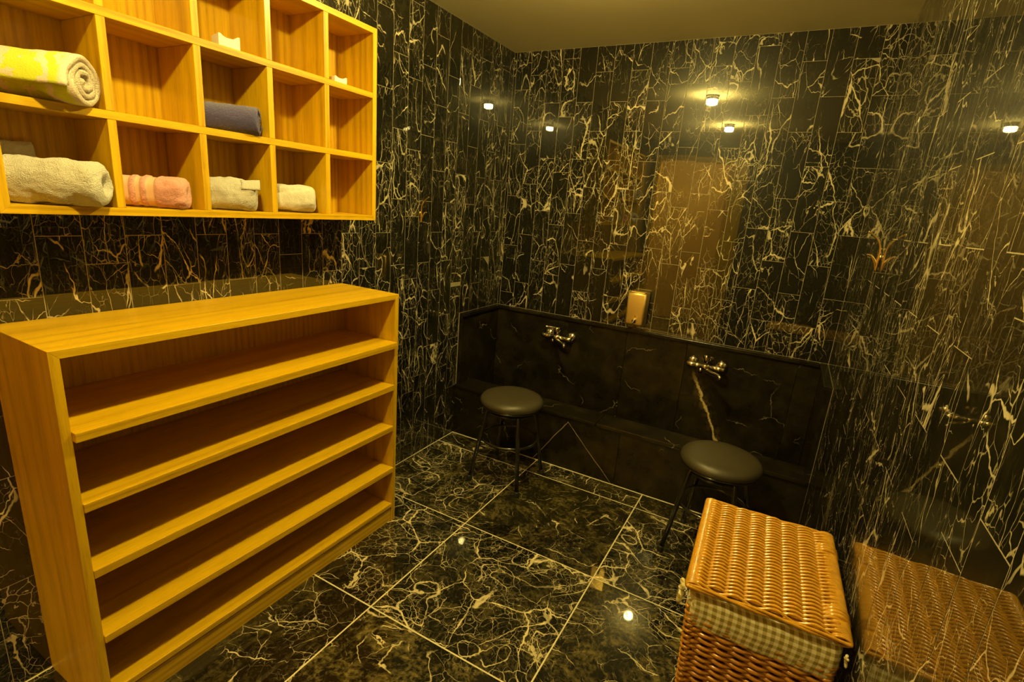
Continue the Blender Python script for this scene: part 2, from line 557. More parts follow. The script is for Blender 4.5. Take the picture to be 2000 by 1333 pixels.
# front wall, behind the camera: one doorway opens onto a lit corridor
DX0, DX1, DZ = 0.03, 1.06, 2.10
bm = bmesh.new()
for lo_, hi_ in (((-TH, YF - TH, 0), (DX0, YF, H)), ((DX0, YF - TH, DZ), (DX1, YF, H)), ((DX1, YF - TH, 0), (W + TH, YF, H))):
    lo_, hi_ = Vector(lo_), Vector(hi_)
    bmesh.ops.create_cube(bm, size=1.0, matrix=Matrix.Translation((lo_ + hi_) / 2) @ Matrix.Diagonal((*(hi_ - lo_), 1.0)))
wall_front = link('wall_front', mesh_from_bm(bm, 'wall_front', M['dark_stone']))
wall_front['kind'] = 'structure'
CY = -4.75
struct('wall_corridor_far', (-1.3, CY - TH, 0), (2.6, CY, H + 0.03), M['corridor_wall'])
struct('wall_corridor_left', (-1.4, CY, 0), (-1.3, YF - TH, H + 0.03), M['corridor_wall'])
struct('wall_corridor_right', (2.6, CY, 0), (2.7, YF - TH, H + 0.03), M['corridor_wall'])
struct('wall_corridor_near', (-1.3, YF - TH - 0.02, 0), (-TH, YF - TH, H + 0.03), M['corridor_wall'])
struct('wall_corridor_near_right', (W + TH, YF - TH - 0.02, 0), (2.6, YF - TH, H + 0.03), M['corridor_wall'])
struct('floor_corridor', (-1.3, CY, -TH), (2.6, YF - TH, -T), M['floor_marble'])
struct('ceiling_corridor', (-1.3, CY, H + 0.03), (2.6, YF - TH, H + TH), M['plaster'])
floor = struct('floor', (-TH, YF - TH, -TH), (W + TH, TH, -T), M['floor_grout'])
ceiling = struct('ceiling', (-TH, YF - TH, H), (W + TH, TH, H + TH), M['plaster'])

tile_meshes = {}
def tile_mesh(w, h, mat):
    key = (round(w, 4), round(h, 4), mat.name)
    if key not in tile_meshes:
        bm = box_bm(w - G, T + 0.008, h - G, 0.0003)
        tile_meshes[key] = mesh_from_bm(bm, 'tile', mat)
    return tile_meshes[key]

TILT = math.radians(0.055)
def add_tile(parent, w, h, centre, rz, mat, tilt=TILT):
    o = link('tile', tile_mesh(w, h, mat))
    o.parent = parent
    o.location = Vector(centre) - parent.location
    o.rotation_euler = (random.gauss(0, 1) * tilt, 0, rz + random.gauss(0, 1) * tilt)
    return o

def clad(parent, joints, place, rz, z0f, z1f, TILE_H, lo_hi):
    """vertical 10 x 30 cm tiles in broken bond; joints = coordinates of the vertical joints"""
    for i, (a, b) in enumerate(zip(joints, joints[1:])):
        if b - a < 0.012:
            continue
        c = (a + b) / 2
        z0, z1 = z0f(c), z1f(c)
        ph = lo_hi + (0.5 if i % 2 else 0.0) * TILE_H + random.choice((0, 0, 0, 0.25)) * TILE_H
        zs = [z0] + [ph + k * TILE_H for k in range(-2, 12) if z0 + 0.02 < ph + k * TILE_H < z1 - 0.02] + [z1]
        for u, v in zip(zs, zs[1:]):
            add_tile(parent, b - a, v - u, place(c, (u + v) / 2), rz, M['wall_marble'])

def joint_list(start, step, lo, hi):
    js = [lo]
    k = math.ceil((lo - start) / step)
    while start + k * step < hi - 0.004:
        x = start + k * step
        if x > lo + 0.004:
            js.append(x)
        k += 1
    js.append(hi)
    return js

RIM = 0.763
left_j = joint_list(-0.0463, 0.0997, YF, -0.0)
clad(wall_left, left_j, lambda c, z: (-T / 2 - 0.004, c, z), math.radians(90),
     lambda c: (RIM if c > -0.44 else 0.0), lambda c: H, 0.3065, 0.316)
back_j = joint_list(0.0177, 0.1006, 0.0, W)
clad(wall_back, back_j, lambda c, z: (c, T / 2 + 0.004, z), 0.0,
     lambda c: RIM, lambda c: H, 0.304, 0.32)
right_j = joint_list(-0.058, 0.0997, YF, 0.0)
clad(wall_right, right_j, lambda c, z: (W + T / 2 + 0.004, c, z), math.radians(-90),
     lambda c: (RIM if c > -0.44 else 0.0), lambda c: H, 0.3065, 0.32)

# floor tiles, 60 cm square
YP = -0.453                   # front face of the washing trough
fx = [0.002, 0.597, 1.211, W - 0.002]
fy = [YF, -2.975, -2.378, -1.783, -1.191, -0.599, YP - 0.001]
FG = 0.0048
for i in range(3):
    for j in range(len(fy) - 1):
        w, d = fx[i + 1] - fx[i], fy[j + 1] - fy[j]
        bm = box_bm(w - FG, d - FG, T + 0.008, 0.0006)
        o = link('tile', mesh_from_bm(bm, 'tile', M['floor_marble']))
        o.parent = floor
        o.location = Vector(((fx[i] + fx[i + 1]) / 2, (fy[j] + fy[j + 1]) / 2, -T / 2 - 0.004)) - floor.location
        o.rotation_euler = (random.gauss(0, 1) * 0.0003, random.gauss(0, 1) * 0.0003, 0)

# oak casing of the doorway in the front wall (seen only mirrored in the back wall)
door = empty('door_1', ((DX0 + DX1) / 2, YF, 0.0))
door['kind'] = 'structure'
dw = (DX1 - DX0) / 2
for (xa, xb) in ((-dw, -dw + 0.05), (dw - 0.15, dw)):
    box('door_jamb', (xa, -TH - 0.012, 0.0), (xb, 0.014, DZ), M['oak_z'], door, 0.002)
box('door_head', (-dw + 0.05, -TH - 0.012, DZ - 0.05), (dw - 0.15, 0.014, DZ), M['oak_x'], door, 0.002)
leaf = box('door_leaf', (dw - 0.205, -TH - 0.85, 0.006), (dw - 0.165, -TH - 0.014, DZ - 0.055), M['oak_z'], door, 0.002)
hd = lathe('door_handle', [(0, 0), (0.026, 0), (0.026, 0.008), (0.009, 0.010), (0.009, 0.05), (0, 0.05)], M['chrome'], leaf, 20, (-0.02, -0.36, 0.0), (0, math.radians(-90), 0))

# ceiling downlights (seen mirrored in the polished stone)
for i, (lx, ly) in enumerate(LAMPS + CORRIDOR_LAMPS):
    d = empty('ceiling_downlight', (lx, ly, H if i < 2 else H + 0.03))
    tag(d, ('round ceiling spotlight nearer the washing trough', 'round ceiling spotlight in front of the cubby shelf, farther from the trough',
            'left ceiling spotlight in the corridor beyond the doorway', 'right ceiling spotlight in the corridor beyond the doorway')[i],
        'spotlight', 'ceiling downlights')
    dz = LAMP_Z - H
    lathe('housing', [(0.0, -0.0005), (0.043, -0.0005), (0.043, dz * 0.30), (0.0375, dz * 0.46), (0.036, dz * 0.46)], M['chrome'], d, 40)
    # frosted glass cup that glows at its base and around its side
    lathe('glass_cup', [(0.0, dz - 0.003), (0.024, dz - 0.0022), (0.034, dz + 0.001), (0.0375, dz + 0.006), (0.0375, dz * 0.46)], M['lamp_glow'], d, 36)

# ================================================================== washing trough of black stone
trough = empty('washing_trough', (W / 2, YP, 0.0))
tag(trough, 'black stone washing trough with low front wall along the back wall', 'trough')
tx = lambda x: x - W / 2
ty = lambda y: y - YP
BT = 0.022
# back slabs, split at the visible joints
pj = [0.0, 0.90, 1.245, W - 0.125, W]
for k, (a, b) in enumerate(zip(pj, pj[1:])):
    o = box('back_slab', (tx(max(a, BT) + 0.0006), ty(-BT), 0.0), (tx(min(b, W - BT) - 0.0006), ty(-0.001), RIM - 0.02), M['granite_vein' if k == 2 else 'granite'], trough, 0.001)
for s in (0, 1):
    x0, x1 = (0.001, BT) if s == 0 else (W - BT, W - 0.001)
    box('side_slab', (tx(x0), ty(-0.4395), 0.0), (tx(x1), ty(-0.001), RIM - 0.02), M['granite'], trough, 0.0012)
# coping on top of the slabs
box('coping', (tx(0.036), ty(-0.034), RIM - 0.02), (tx(W - 0.036), ty(-0.001), RIM), M['granite'], trough, 0.003, 2)
for s in (0, 1):
    x0, x1 = (0.001, 0.035) if s == 0 else (W - 0.035, W - 0.001)
    box('coping', (tx(x0), ty(-0.4398), RIM - 0.02), (tx(x1), ty(-0.001), RIM), M['granite'], trough, 0.003, 2)
# low front wall and ledge slabs
ZL = 0.321
fj = [0.001, 1.05, W - 0.001]
for a, b in zip(fj, fj[1:]):
    box('front_slab', (tx(a + 0.0006), ty(YP + 0.004), 0.0), (tx(b - 0.0006), ty(YP + 0.150), ZL - 0.022), M['granite_cracks' if a < 0.5 else 'granite'], trough, 0.001)
lj = [0.001, 0.915, W - 0.001]
for a, b in zip(lj, lj[1:]):
    box('ledge_slab', (tx(a + 0.0008), ty(YP - 0.004), ZL - 0.021), (tx(b - 0.0008), ty(YP + 0.158), ZL), M['granite'], trough, 0.004, 2)
box('basin_floor', (tx(0.024), ty(YP + 0.152), 0.0), (tx(W - 0.024), ty(-0.024), 0.06), M['granite'], trough, 0.001)

# ================================================================== oak units on the left wall
def mitred_frame(parent, x0, x1, y0, y1, z0, z1, t, bottom=True, names=('top_panel', 'bottom_panel', 'side_panel')):
    """four boards of a cabinet carcass with mitred front corners, in the parent's frame"""
    prism(names[0], [(y0, z1), (y1, z1), (y1 - t, z1 - t), (y0 + t, z1 - t)], 0, x0, x1, M['oak_y'], parent, 0.0006)
    zb = z0 + t if bottom else z0
    for (a, b) in ((y0, y0 + t), (y1, y1 - t)):
        if bottom:
            pts = [(a, z0), (a, z1), (b, z1 - t), (b, z0 + t)]
        else:
            pts = [(a, z0), (a, z1), (b, z1 - t), (b, z0)]
        prism(names[2], pts, 0, x0, x1, M['oak_z'], parent, 0.0006)
    if bottom:
        prism(names[1], [(y0, z0), (y1, z0), (y1 - t, z0 + t), (y0 + t, z0 + t)], 0, x0, x1, M['oak_y'], parent, 0.0006)

# --- shoe rack
XS, Y0, Y1, HT, TB = 0.319, -2.457, -1.346, 1.026, 0.020
rack = empty('shoe_rack', (0.0, (Y0 + Y1) / 2, 0.0))
tag(rack, 'low amber oak shoe rack with five open shelves standing on the floor', 'shoe rack')
hy = (Y1 - Y0) / 2
mitred_frame(rack, 0.001, XS, -hy, hy, 0.0, HT, TB, bottom=False)
box('back_panel', (0.004, -hy + TB, 0.02), (0.014, hy - TB, HT - TB), M['oak_z'], rack, 0.0)
for (zt, out, th) in ((0.833, 0.016, 0.024), (0.648, 0.004, 0.024), (0.462, 0.001, 0.023), (0.269, 0.006, 0.022), (0.090, 0.0, 0.019)):
    o = box('shelf', (0.015, -hy + TB + 0.0004, zt - th), (XS + out, hy - TB - 0.0004, zt), M['oak_y'], rack, 0.0016, 2)
box('plinth', (XS - 0.035, -hy + TB + 0.0004, 0.0), (XS - 0.006, hy - TB - 0.0004, 0.062), M['oak_y'], rack, 0.001)

# --- towel cubby
XC, C0, C1, ZB, ZT, TC = 0.180, -2.449, -1.334, 1.302, 1.984, 0.019
cubby = empty('towel_cubby', (0.0, (C0 + C1) / 2, ZB))
tag(cubby, 'wall-hung amber oak cubby shelf with fifteen square compartments', 'cubby shelf')
hc = (C1 - C0) / 2
cy = (C0 + C1) / 2
mitred_frame(cubby, 0.001, XC, -hc, hc, 0.0, ZT - ZB, TC)
box('back_panel', (0.003, -hc + TC, TC), (0.013, hc - TC, ZT - ZB - TC), M['oak_z'], cubby, 0.0)
S2, S1 = 1.545, 1.766         # tops of the two inner shelves
for zt in (S2, S1):
    box('shelf', (0.014, -hc + TC + 0.0003, zt - TC - ZB), (XC, hc - TC - 0.0003, zt - ZB), M['oak_y'], cubby, 0.0007)
DIV = [-2.2205, -2.003, -1.786, -1.5685]
rows = [(ZB + TC, S2 - TC), (S2, S1 - TC), (S1, ZT - TC)]
for (za, zb) in rows:
    for dv in DIV:
        box('divider', (0.014, dv - TC / 2 - cy, za - ZB + 0.0003), (XC - 0.0003, dv + TC / 2 - cy, zb - ZB - 0.0003), M['oak_z'], cubby, 0.0007)
cell_y = [C0 + TC] + DIV + [C1 - TC]
def cell_mid(c):
    a = C0 + TC if c == 0 else DIV[c - 1] + TC / 2
    b = C1 - TC if c == 4 else DIV[c] - TC / 2
    return (a + b) / 2
ZR = [r[0] for r in rows]

# ================================================================== towels
def nz(p, f, seed=0.0):
    return noise.noise(Vector((p[0] * f + seed, p[1] * f + seed * 1.7, p[2] * f - seed)))

def spiral_towel(name, length, r_out, turns, th, mat, squash=0.86, tail=0.0, wob=0.004, seed=1.0, edge_mat=None, start=0.0, flip=1):
    """a cloth rolled along local y; the rolled section is a real spiral sheet"""
    bm = bmesh.new()
    nth = int(turns * 30)
    ny = 26
    r_in = max(r_out - turns * th * 1.06, th * 0.5)
    cl = []
    for i in range(nth + 1):
        t = i / nth
        a = start + flip * t * turns * 2 * math.pi
        r = r_in + (r_out - r_in) * t
        cl.append((a, r, 1.0))
    if tail > 0:                              # loose outer end hanging away from the roll
        for k in range(1, 9):
            a = cl[nth][0] + flip * k * 0.11 * tail
            cl.append((a, r_out + 0.0022 * k * tail, 1.0))
    n = len(cl)
    def ring(j):
        y = -length / 2 + length * j / ny
        e = min(j, ny - j)
        f = 0.45 if e == 0 else (0.85 if e == 1 else 1.0)
        outr, inr = [], []
        for (a, r, s) in cl:
            dr = wob * nz((math.cos(a) * r, y, math.sin(a) * r), 14, seed) + 0.0018 * nz((math.cos(a) * r, y, math.sin(a) * r), 60, seed)
            ey = y * (1.0 + 0.05 * nz((a, 0, r * 10), 1.3, seed + 3)) - (0.004 if e == 0 and j else 0.0)
            for lst, off in ((outr, th / 2 * f), (inr, -th / 2 * f)):
                rr = r + dr + off
                z = math.sin(a) * rr * squash
                lst.append(bm.verts.new((math.cos(a) * rr, ey, z)))
        return outr, inr
    R = [ring(j) for j in range(ny + 1)]
    for j in range(ny):
        (o0, i0), (o1, i1) = R[j], R[j + 1]
        for k in range(n - 1):
            bm.faces.new((o0[k], o0[k + 1], o1[k + 1], o1[k]))
            bm.faces.new((i0[k], i1[k], i1[k + 1], i0[k + 1]))
        bm.faces.new((o0[0], o1[0], i1[0], i0[0]))
        bm.faces.new((o0[-1], i0[-1], i1[-1], o1[-1]))
    capf = []
    for (o, i) in (R[0], R[-1]):
        for k in range(n - 1):
            capf.append(bm.faces.new((o[k], i[k], i[k + 1], o[k + 1])))
    for f in bm.faces:
        f.smooth = True
    if edge_mat is not None:
        for f in capf:
            f.material_index = 1
        for f in bm.faces:                     # inner turns show the plain side
            c = f.calc_center_median()
            if math.hypot(c.x, c.z / squash) < r_out - th * 0.62:
                f.material_index = 1
    bmesh.ops.recalc_face_normals(bm, faces=bm.faces)
    zmin = min(v.co.z for v in bm.verts)
    for v in bm.verts:                         # flat where it rests on the shelf
        v.co.z = max(v.co.z - zmin, 0.0)
        v.co.z = max(v.co.z - 0.002, 0.0)
    me = mesh_from_bm(bm, name, mat)
    if edge_mat is not None:
        me.materials.append(edge_mat)
    return link(name, me)

def plush_roll(name, length, rx, rz, mat, dimple=0.35, seed=1.0, sq=2.5, lump=0.006, bands=None, crease=0.0, fold=0.0):
    """soft rolled towel with rounded ends that dip inwards"""
    prof = []
    for i in range(0, 7):                      # dimple, from the centre outwards
        t = i / 6
        prof.append((-length / 2 + dimple * rx * (1 - t) ** 1.5, 0.02 + 0.52 * t))
    for i in range(1, 8):                      # rounded lip
        a = i / 8 * math.pi / 2
        prof.append((-length / 2 + 0.42 * rx * (1 - math.cos(a)) * 0.9, 0.54 + 0.46 * math.sin(a)))
    m = 40
    y0 = prof[-1][0]
    body = [(y0 + (-y0 - y0) * i / m, 1.0) for i in range(1, m)]
    full = prof + body + [(-y, r) for (y, r) in reversed(prof)]
    bm = bmesh.new()
    sides = 72
    rings = []
    vals = []
    for (y, r) in full:
        bnd = 0.0
        if bands:
            for (a, b) in bands:
                if a <= y <= b:
                    bnd = 1.0
        ring = []
        for k in range(sides):
            a = 2 * math.pi * k / sides
            ca, sa = math.cos(a), math.sin(a)
            ex = 2 / sq
            x = math.copysign(abs(ca) ** ex, ca) * rx * r
            z = math.copysign(abs(sa) ** ex, sa) * rz * r
            d = lump * nz((x, y, z), 22, seed) + 0.0022 * nz((x, y, z), 75, seed + 2) + 0.0012 * nz((x, y, z), 190, seed + 5)
            if bnd:
                d = d * 0.3 - 0.0035
            if crease:
                d -= crease * math.exp(-((a - 0.5 - 6 * y) / 0.22) ** 2)
            x *= 1 + d / rx
            z *= 1 + d / rz
            z += fold * y
            ring.append(bm.verts.new((x, y + 0.4 * d, z)))
            vals.append(bnd)
        rings.append(ring)
    for A, B in zip(rings, rings[1:]):
        for k in range(sides):
            f = bm.faces.new((A[k], A[(k + 1) % sides], B[(k + 1) % sides], B[k]))
            f.smooth = True
    bm.faces.new(rings[0])
    bm.faces.new(rings[-1][::-1])
    bmesh.ops.recalc_face_normals(bm, faces=bm.faces)
    zmin = min(v.co.z for v in bm.verts)
    for v in bm.verts:
        h = v.co.z - zmin
        v.co.z = h * 0.35 if h < 0.006 else h - 0.0039
    me = mesh_from_bm(bm, name, mat)
    if bands:
        att = me.attributes.new('band', 'FLOAT', 'POINT')
        for i, vv in enumerate(vals):
            att.data[i].value = vv
    return link(name, me)

def put(o, x, y, z, ang, label, cat='towel', group='towels in the cubby'):
    o.location = (x, y, z)
    o.rotation_euler = (0, 0, math.radians(ang))
    return tag(o, label, cat, group)

# ang = -45: the far end turns out of the compartment
put(spiral_towel('rolled_towel', 0.190, 0.059, 3.0, 0.0165, M['towel_yellow'], 0.86, 1.0, 0.004, 2.0, M['towel_edge'], start=0.6, flip=-1),
    0.130, cell_mid(0) + 0.000, ZR[1], -50, 'beige rolled towel with a lime yellow pattern and spiral end')
put(plush_roll('rolled_towel', 0.205, 0.056, 0.051, M['towel_white'], 0.5, 3.0, sq=2.2, lump=0.008),
    0.136, cell_mid(0) - 0.002, ZR[0], -44, 'thick fluffy white rolled towel in the lower left corner compartment')
put(plush_roll('folded_towel', 0.090, 0.016, 0.069, M['towel_grey'], 0.1, 9.0, lump=0.004),
    0.031, cell_mid(0) - 0.040, ZR[0], -2, 'small off-white folded towel behind the thick fluffy white roll')
put(plush_roll('rolled_towel', 0.190, 0.043, 0.042, M['towel_pink'], 0.12, 4.0, lump=0.006,
               bands=[(-0.062, -0.032), (-0.018, -0.005), (0.006, 0.028)]),
    0.108, cell_mid(1) - 0.008, ZR[0], -44, 'salmon pink towel roll with smooth woven stripes')
put(spiral_towel('rolled_towel', 0.195, 0.043, 2.6, 0.0135, M['towel_navy'], 0.92, 0.4, 0.004, 5.0, start=1.2, flip=-1),
    0.116, cell_mid(2) - 0.004, ZR[1], -43, 'dark blue-grey rolled terry towel poking out of the middle row')
flap_towel = plush_roll('rolled_towel', 0.180, 0.046, 0.047, M['towel_white'], 0.40, 6.0, sq=2.1, lump=0.012)
put(flap_towel, 0.106, cell_mid(2) - 0.010, ZR[0], -43, 'white rolled towel with a loose flap below the dark blue-grey towel')
bm = bmesh.new()                                # the loose outer edge, standing out past the rolled end
flap_rings = []
for iy in range(9):
    fy_ = 0.052 + 0.052 * iy / 8
    ring = []
    for (th_, sgn_) in ((0.0025, 1), (-0.0040, -1)):
        for ia in range(13):
            a = math.radians(28 + 82 * ia / 12)
            lift = 0.004 * max(0.0, (iy - 4) / 4.0) * math.sin(a)
            r_ = 0.047 + th_ + lift + 0.0025 * nz((a, fy_ * 20, 0), 2.0, 3.0)
            ring.append(bm.verts.new((r_ * math.cos(a), fy_ - 0.012 * (ia / 12) ** 2, 0.044 + r_ * math.sin(a) * 0.98)))
    flap_rings.append(ring[:13] + ring[13:][::-1])
for A, B in zip(flap_rings, flap_rings[1:]):
    for k in range(26):
        bm.faces.new((A[k], A[(k + 1) % 26], B[(k + 1) % 26], B[k])).smooth = True
bm.faces.new(flap_rings[0])
bm.faces.new(flap_rings[-1][::-1])
bmesh.ops.recalc_face_normals(bm, faces=bm.faces)
link('loose_flap', mesh_from_bm(bm, 'loose_flap', M['towel_white']), flap_towel)
put(plush_roll('folded_towel', 0.185, 0.046, 0.044, M['towel_cream'], 0.05, 8.0, lump=0.008, crease=0.006),
    0.104, cell_mid(3) - 0.006, ZR[0], -40, 'smooth cream folded towel, rightmost in the bottom row')

def small_tray(x, y, z, rz, w, h, label):
    t = empty('soap_tray', (x, y, z), rz)
    tag(t, label, 'tray', 'small white trays on the top row')
    d = 0.055
    box('base', (-d / 2, -w / 2, 0.0), (d / 2, w / 2, 0.003), M['white_plastic'], t, 0.0008)
    for sy in (-1, 1):
        box('side', (-d / 2, sy * (w / 2 - 0.003) - 0.003, 0.003), (d / 2, sy * (w / 2 - 0.003) + 0.003, h), M['white_plastic'], t, 0.0012, 2)
    for sx in (-1, 1):                          # front and back walls dip in the middle
        pts = [(-w / 2 + 0.006, 0.003)]
        pts += [(w / 2 - 0.006, 0.003)]
        for k in range(13):
            u = 1 - 2 * k / 12
            pts.append((u * (w / 2 - 0.006), h * (0.74 + 0.24 * abs(u) ** 3)))
        prism('curved_wall', pts, 0, sx * d / 2 - (0.0045 if sx > 0 else 0.0), sx * d / 2 + (0.0 if sx > 0 else 0.0045), M['white_plastic'], t, 0.0)
small_tray(0.142, cell_mid(2) - 0.001, ZR[2], math.radians(-14), 0.056, 0.034, 'small white tray with a dipped rim in the top middle compartment')
small_tray(0.142, cell_mid(4) - 0.034, ZR[2], math.radians(-14), 0.046, 0.022, 'small white tray half hidden in the top right compartment')

# ================================================================== stools
def make_stool(x, y, rz, label):
    s = empty('stool', (x, y, 0.0), rz)
    tag(s, label, 'stool', 'round stools at the trough')
    lathe('seat_cushion', [(0.0, 0.4730), (0.06, 0.4725), (0.105, 0.4700), (0.135, 0.4650), (0.153, 0.4560), (0.1625, 0.4430), (0.163, 0.4320), (0.158, 0.4230), (0.150, 0.4190), (0.0, 0.4190)], M['vinyl'], s, 64)
    lathe('seat_band', [(0.0, 0.4100), (0.150, 0.4100), (0.1545, 0.4120), (0.1555, 0.4160), (0.153, 0.4200), (0.0, 0.4200)], M['black_metal'], s, 64)
    zr = 0.232
    for k in range(4):
        a = math.radians(45 + 90 * k)
        dx, dy = math.cos(a), math.sin(a)
        top, bot = 0.130, 0.200
        pts = [(dx * 0.06, dy * 0.06, 0.4010), (dx * (top - 0.022), dy * (top - 0.022), 0.4010), (dx * (top - 0.006), dy * (top - 0.006), 0.3950),
               (dx * top, dy * top, 0.3810), (dx * bot, dy * bot, 0.008)]
        leg = tube('leg', pts, 0.0105, M['black_metal'], s, 14)
        lathe('rubber_foot', [(0.0, 0.0), (0.0125, 0.0), (0.0135, 0.004), (0.0135, 0.024), (0.011, 0.028), (0.0, 0.028)], M['black_rubber'], leg, 18,
              (dx * bot, dy * bot, 0.0))
    rr = 0.130 + (0.200 - 0.130) * (0.3810 - zr) / (0.3810 - 0.008) - 0.014
    ring = [(math.cos(2 * math.pi * k / 64) * rr, math.sin(2 * math.pi * k / 64) * rr, zr) for k in range(64)]
    tube('foot_ring', ring, 0.0065, M['black_metal'], s, 10, True)
    ring = [(math.cos(2 * math.pi * k / 48) * 0.118, math.sin(2 * math.pi * k / 48) * 0.118, 0.3870) for k in range(48)]
    tube('brace_ring', ring, 0.0065, M['black_metal'], s, 10, True)
    return s
make_stool(0.542, -0.722, 0.0, 'round black padded stool by the left tap, away from the basket')
make_stool(1.560, -0.745, math.radians(-9), 'round black padded stool beside the wicker basket')

# ================================================================== taps
def make_tap(x, z, label, lever):
    t = empty('wall_tap', (x, -BT, z))
    tag(t, label, 'tap', 'chrome mixer taps over the trough')
    R90 = (math.radians(90), 0, 0)             # local z -> -y (out of the wall)
    for sx in (-1, 1):
        lathe('escutcheon', [(0.0, 0.0), (0.033, 0.0), (0.033, 0.004), (0.030, 0.010), (0.020, 0.016), (0.014, 0.018), (0.0, 0.018)], M['chrome'], t, 32, (sx * 0.075, 0, 0), R90)
        lathe('inlet_nut', [(0.0, 0.016), (0.011, 0.016), (0.011, 0.030), (0.0165, 0.031), (0.0165, 0.046), (0.012, 0.048), (0.0, 0.048)], M['chrome'], t, 6, (sx * 0.075, 0, 0), R90)
    bm = bmesh.new()
    prof = [(0.0, -0.098), (0.013, -0.098), (0.0165, -0.094), (0.0165, -0.060), (0.0145, -0.054), (0.0145, -0.022), (0.021, -0.016), (0.022, 0.0),
            (0.021, 0.016), (0.0145, 0.022), (0.0145, 0.054), (0.0165, 0.060), (0.0165, 0.094), (0.013, 0.098), (0.0, 0.098)]
    lathe_into(bm, prof, 28)
    bmesh.ops.recalc_face_normals(bm, faces=bm.faces)
    link('body', mesh_from_bm(bm, 'body', M['chrome']), t, (0, -0.058, 0), (0, math.radians(90), 0))
    lathe('cartridge', [(0.0, 0.0), (0.019, 0.0), (0.019, 0.020), (0.0215, 0.022), (0.0215, 0.046), (0.018, 0.052), (0.0, 0.053)], M['chrome'], t, 28, (0, -0.058, 0.012))
    d = math.radians(lever)
    lx, ly = math.sin(d), -math.cos(d)
    tube('lever', [(0, -0.058, 0.056), (lx * 0.025, -0.058 + ly * 0.025, 0.058), (lx * 0.06, -0.058 + ly * 0.06, 0.066), (lx * 0.085, -0.058 + ly * 0.085, 0.072)],
         [0.010, 0.009, 0.007, 0.006], M['chrome'], t, 12)
    tube('spout', [(0, -0.058, -0.010), (0.016, -0.074, -0.018), (0.045, -0.100, -0.020), (0.078, -0.128, -0.018), (0.086, -0.135, -0.022), (0.088, -0.137, -0.036)],
         [0.013, 0.012, 0.0105, 0.010, 0.0105, 0.0105], M['chrome'], t, 16)
    tube('outlet', [(-0.022, -0.058, -0.012), (-0.022, -0.058, -0.042)], 0.009, M['chrome'], t, 14)
    return t
make_tap(0.482, 0.640, 'chrome wall mixer tap left of the soap dispenser', -35)
make_tap(1.362, 0.646, 'chrome wall mixer tap above the stool beside the basket', 25)

# ================================================================== soap dispenser
disp = empty('soap_dispenser', (0.945, -0.001, 0.800))
tag(disp, 'brushed metal soap dispenser on the back wall, coloured gold to reflect the wood', 'soap dispenser')
bm = bmesh.new()
bmesh.ops.create_cube(bm, size=1.0)
bmesh.ops.scale(bm, vec=(0.106, 0.092, 0.184), verts=bm.verts)
front = [e for e in bm.edges if all(v.co.y < 0 for v in e.verts)]
vert = [e for e in bm.edges if abs(e.verts[0].co.z - e.verts[1].co.z) > 0.1]
bmesh.ops.bevel(bm, geom=list(set(front + vert)), offset=0.014, segments=5, affect='EDGES', profile=0.5)
for f in bm.faces:
    f.smooth = True
me = mesh_from_bm(bm, 'case', M['steel'])
case = link('case', me, disp, (0, -0.048, 0.094))
lathe('push_valve', [(0.0, 0.0), (0.013, 0.0), (0.013, 0.006), (0.0085, 0.009), (0.0085, 0.022), (0.0, 0.023)], M['chrome'], disp, 24, (0.004, -0.094, 0.030), (math.radians(90), 0, 0))
tube('nozzle', [(0.004, -0.112, 0.030), (0.004, -0.120, 0.026), (0.004, -0.121, 0.014)], 0.004, M['chrome'], disp, 12)
prism('level_window', [(0.004 + 0.007 * math.cos(a) * (1 if math.sin(a) < 0.3 else 0.55), 0.056 + 0.010 * math.sin(a)) for a in [2 * math.pi * k / 20 for k in range(20)]],
      1, -0.0955, -0.0935, M['chrome'], disp)
box('lid', (-0.040, -0.080, 0.186), (0.040, -0.012, 0.190), M['steel'], disp, 0.0015, 2)
box('back_plate', (-0.051, -0.004, 0.004), (0.051, -0.0005, 0.186), M['dark_plastic'], disp, 0.0)

# ================================================================== coat hooks
def make_hook(x, y, sgn, label):
    h = empty('coat_hook', (x, y, 1.285))
    tag(h, label, 'coat hook', 'brass coat hooks')
    s = sgn
    def q(pts):
        return [(s * a, 0.0, b) for (a, b) in pts]
    lathe('wall_plate', [(0.0, 0.0), (0.010, 0.0), (0.010, 0.003), (0.006, 0.006), (0.0, 0.007)], M['brass'], h, 20, (0, 0, 0.045), (0, s * math.radians(90), 0))
    def smooth(p, n=6):
        out = []
        for i in range(len(p) - 1):
            p0, p1, p2, p3 = p[max(i - 1, 0)], p[i], p[i + 1], p[min(i + 2, len(p) - 1)]
            for k in range(n):
                t = k / n
                out.append(tuple(0.5 * ((2 * p1[c]) + (-p0[c] + p2[c]) * t + (2 * p0[c] - 5 * p1[c] + 4 * p2[c] - p3[c]) * t * t + (-p0[c] + 3 * p1[c] - 3 * p2[c] + p3[c]) * t ** 3) for c in range(2)))
        out.append(p[-1])
        return out
    up_ = smooth([(0.007, 0.0), (0.006, 0.025), (0.006, 0.055), (0.011, 0.085), (0.027, 0.108), (0.052, 0.125)])
    n = len(up_)
    tube('long_prong', q(up_), [0.0035 + 0.0022 * math.sin(math.pi * min(1, 0.15 + i / n)) for i in range(n)], M['brass'], h, 12)
    lo_ = smooth([(0.007, 0.002), (0.012, 0.022), (0.020, 0.038), (0.030, 0.049), (0.041, 0.050)])
    n = len(lo_)
    tube('short_prong', q(lo_), [0.0032 + 0.0018 * math.sin(math.pi * min(1, 0.15 + i / n)) for i in range(n)], M['brass'], h, 12)
    return h
make_hook(0.0, -0.832, 1, 'curved two-pronged brass coat hook on the left wall')
make_hook(W, -0.822, -1, 'curved two-pronged brass coat hook on the right wall')

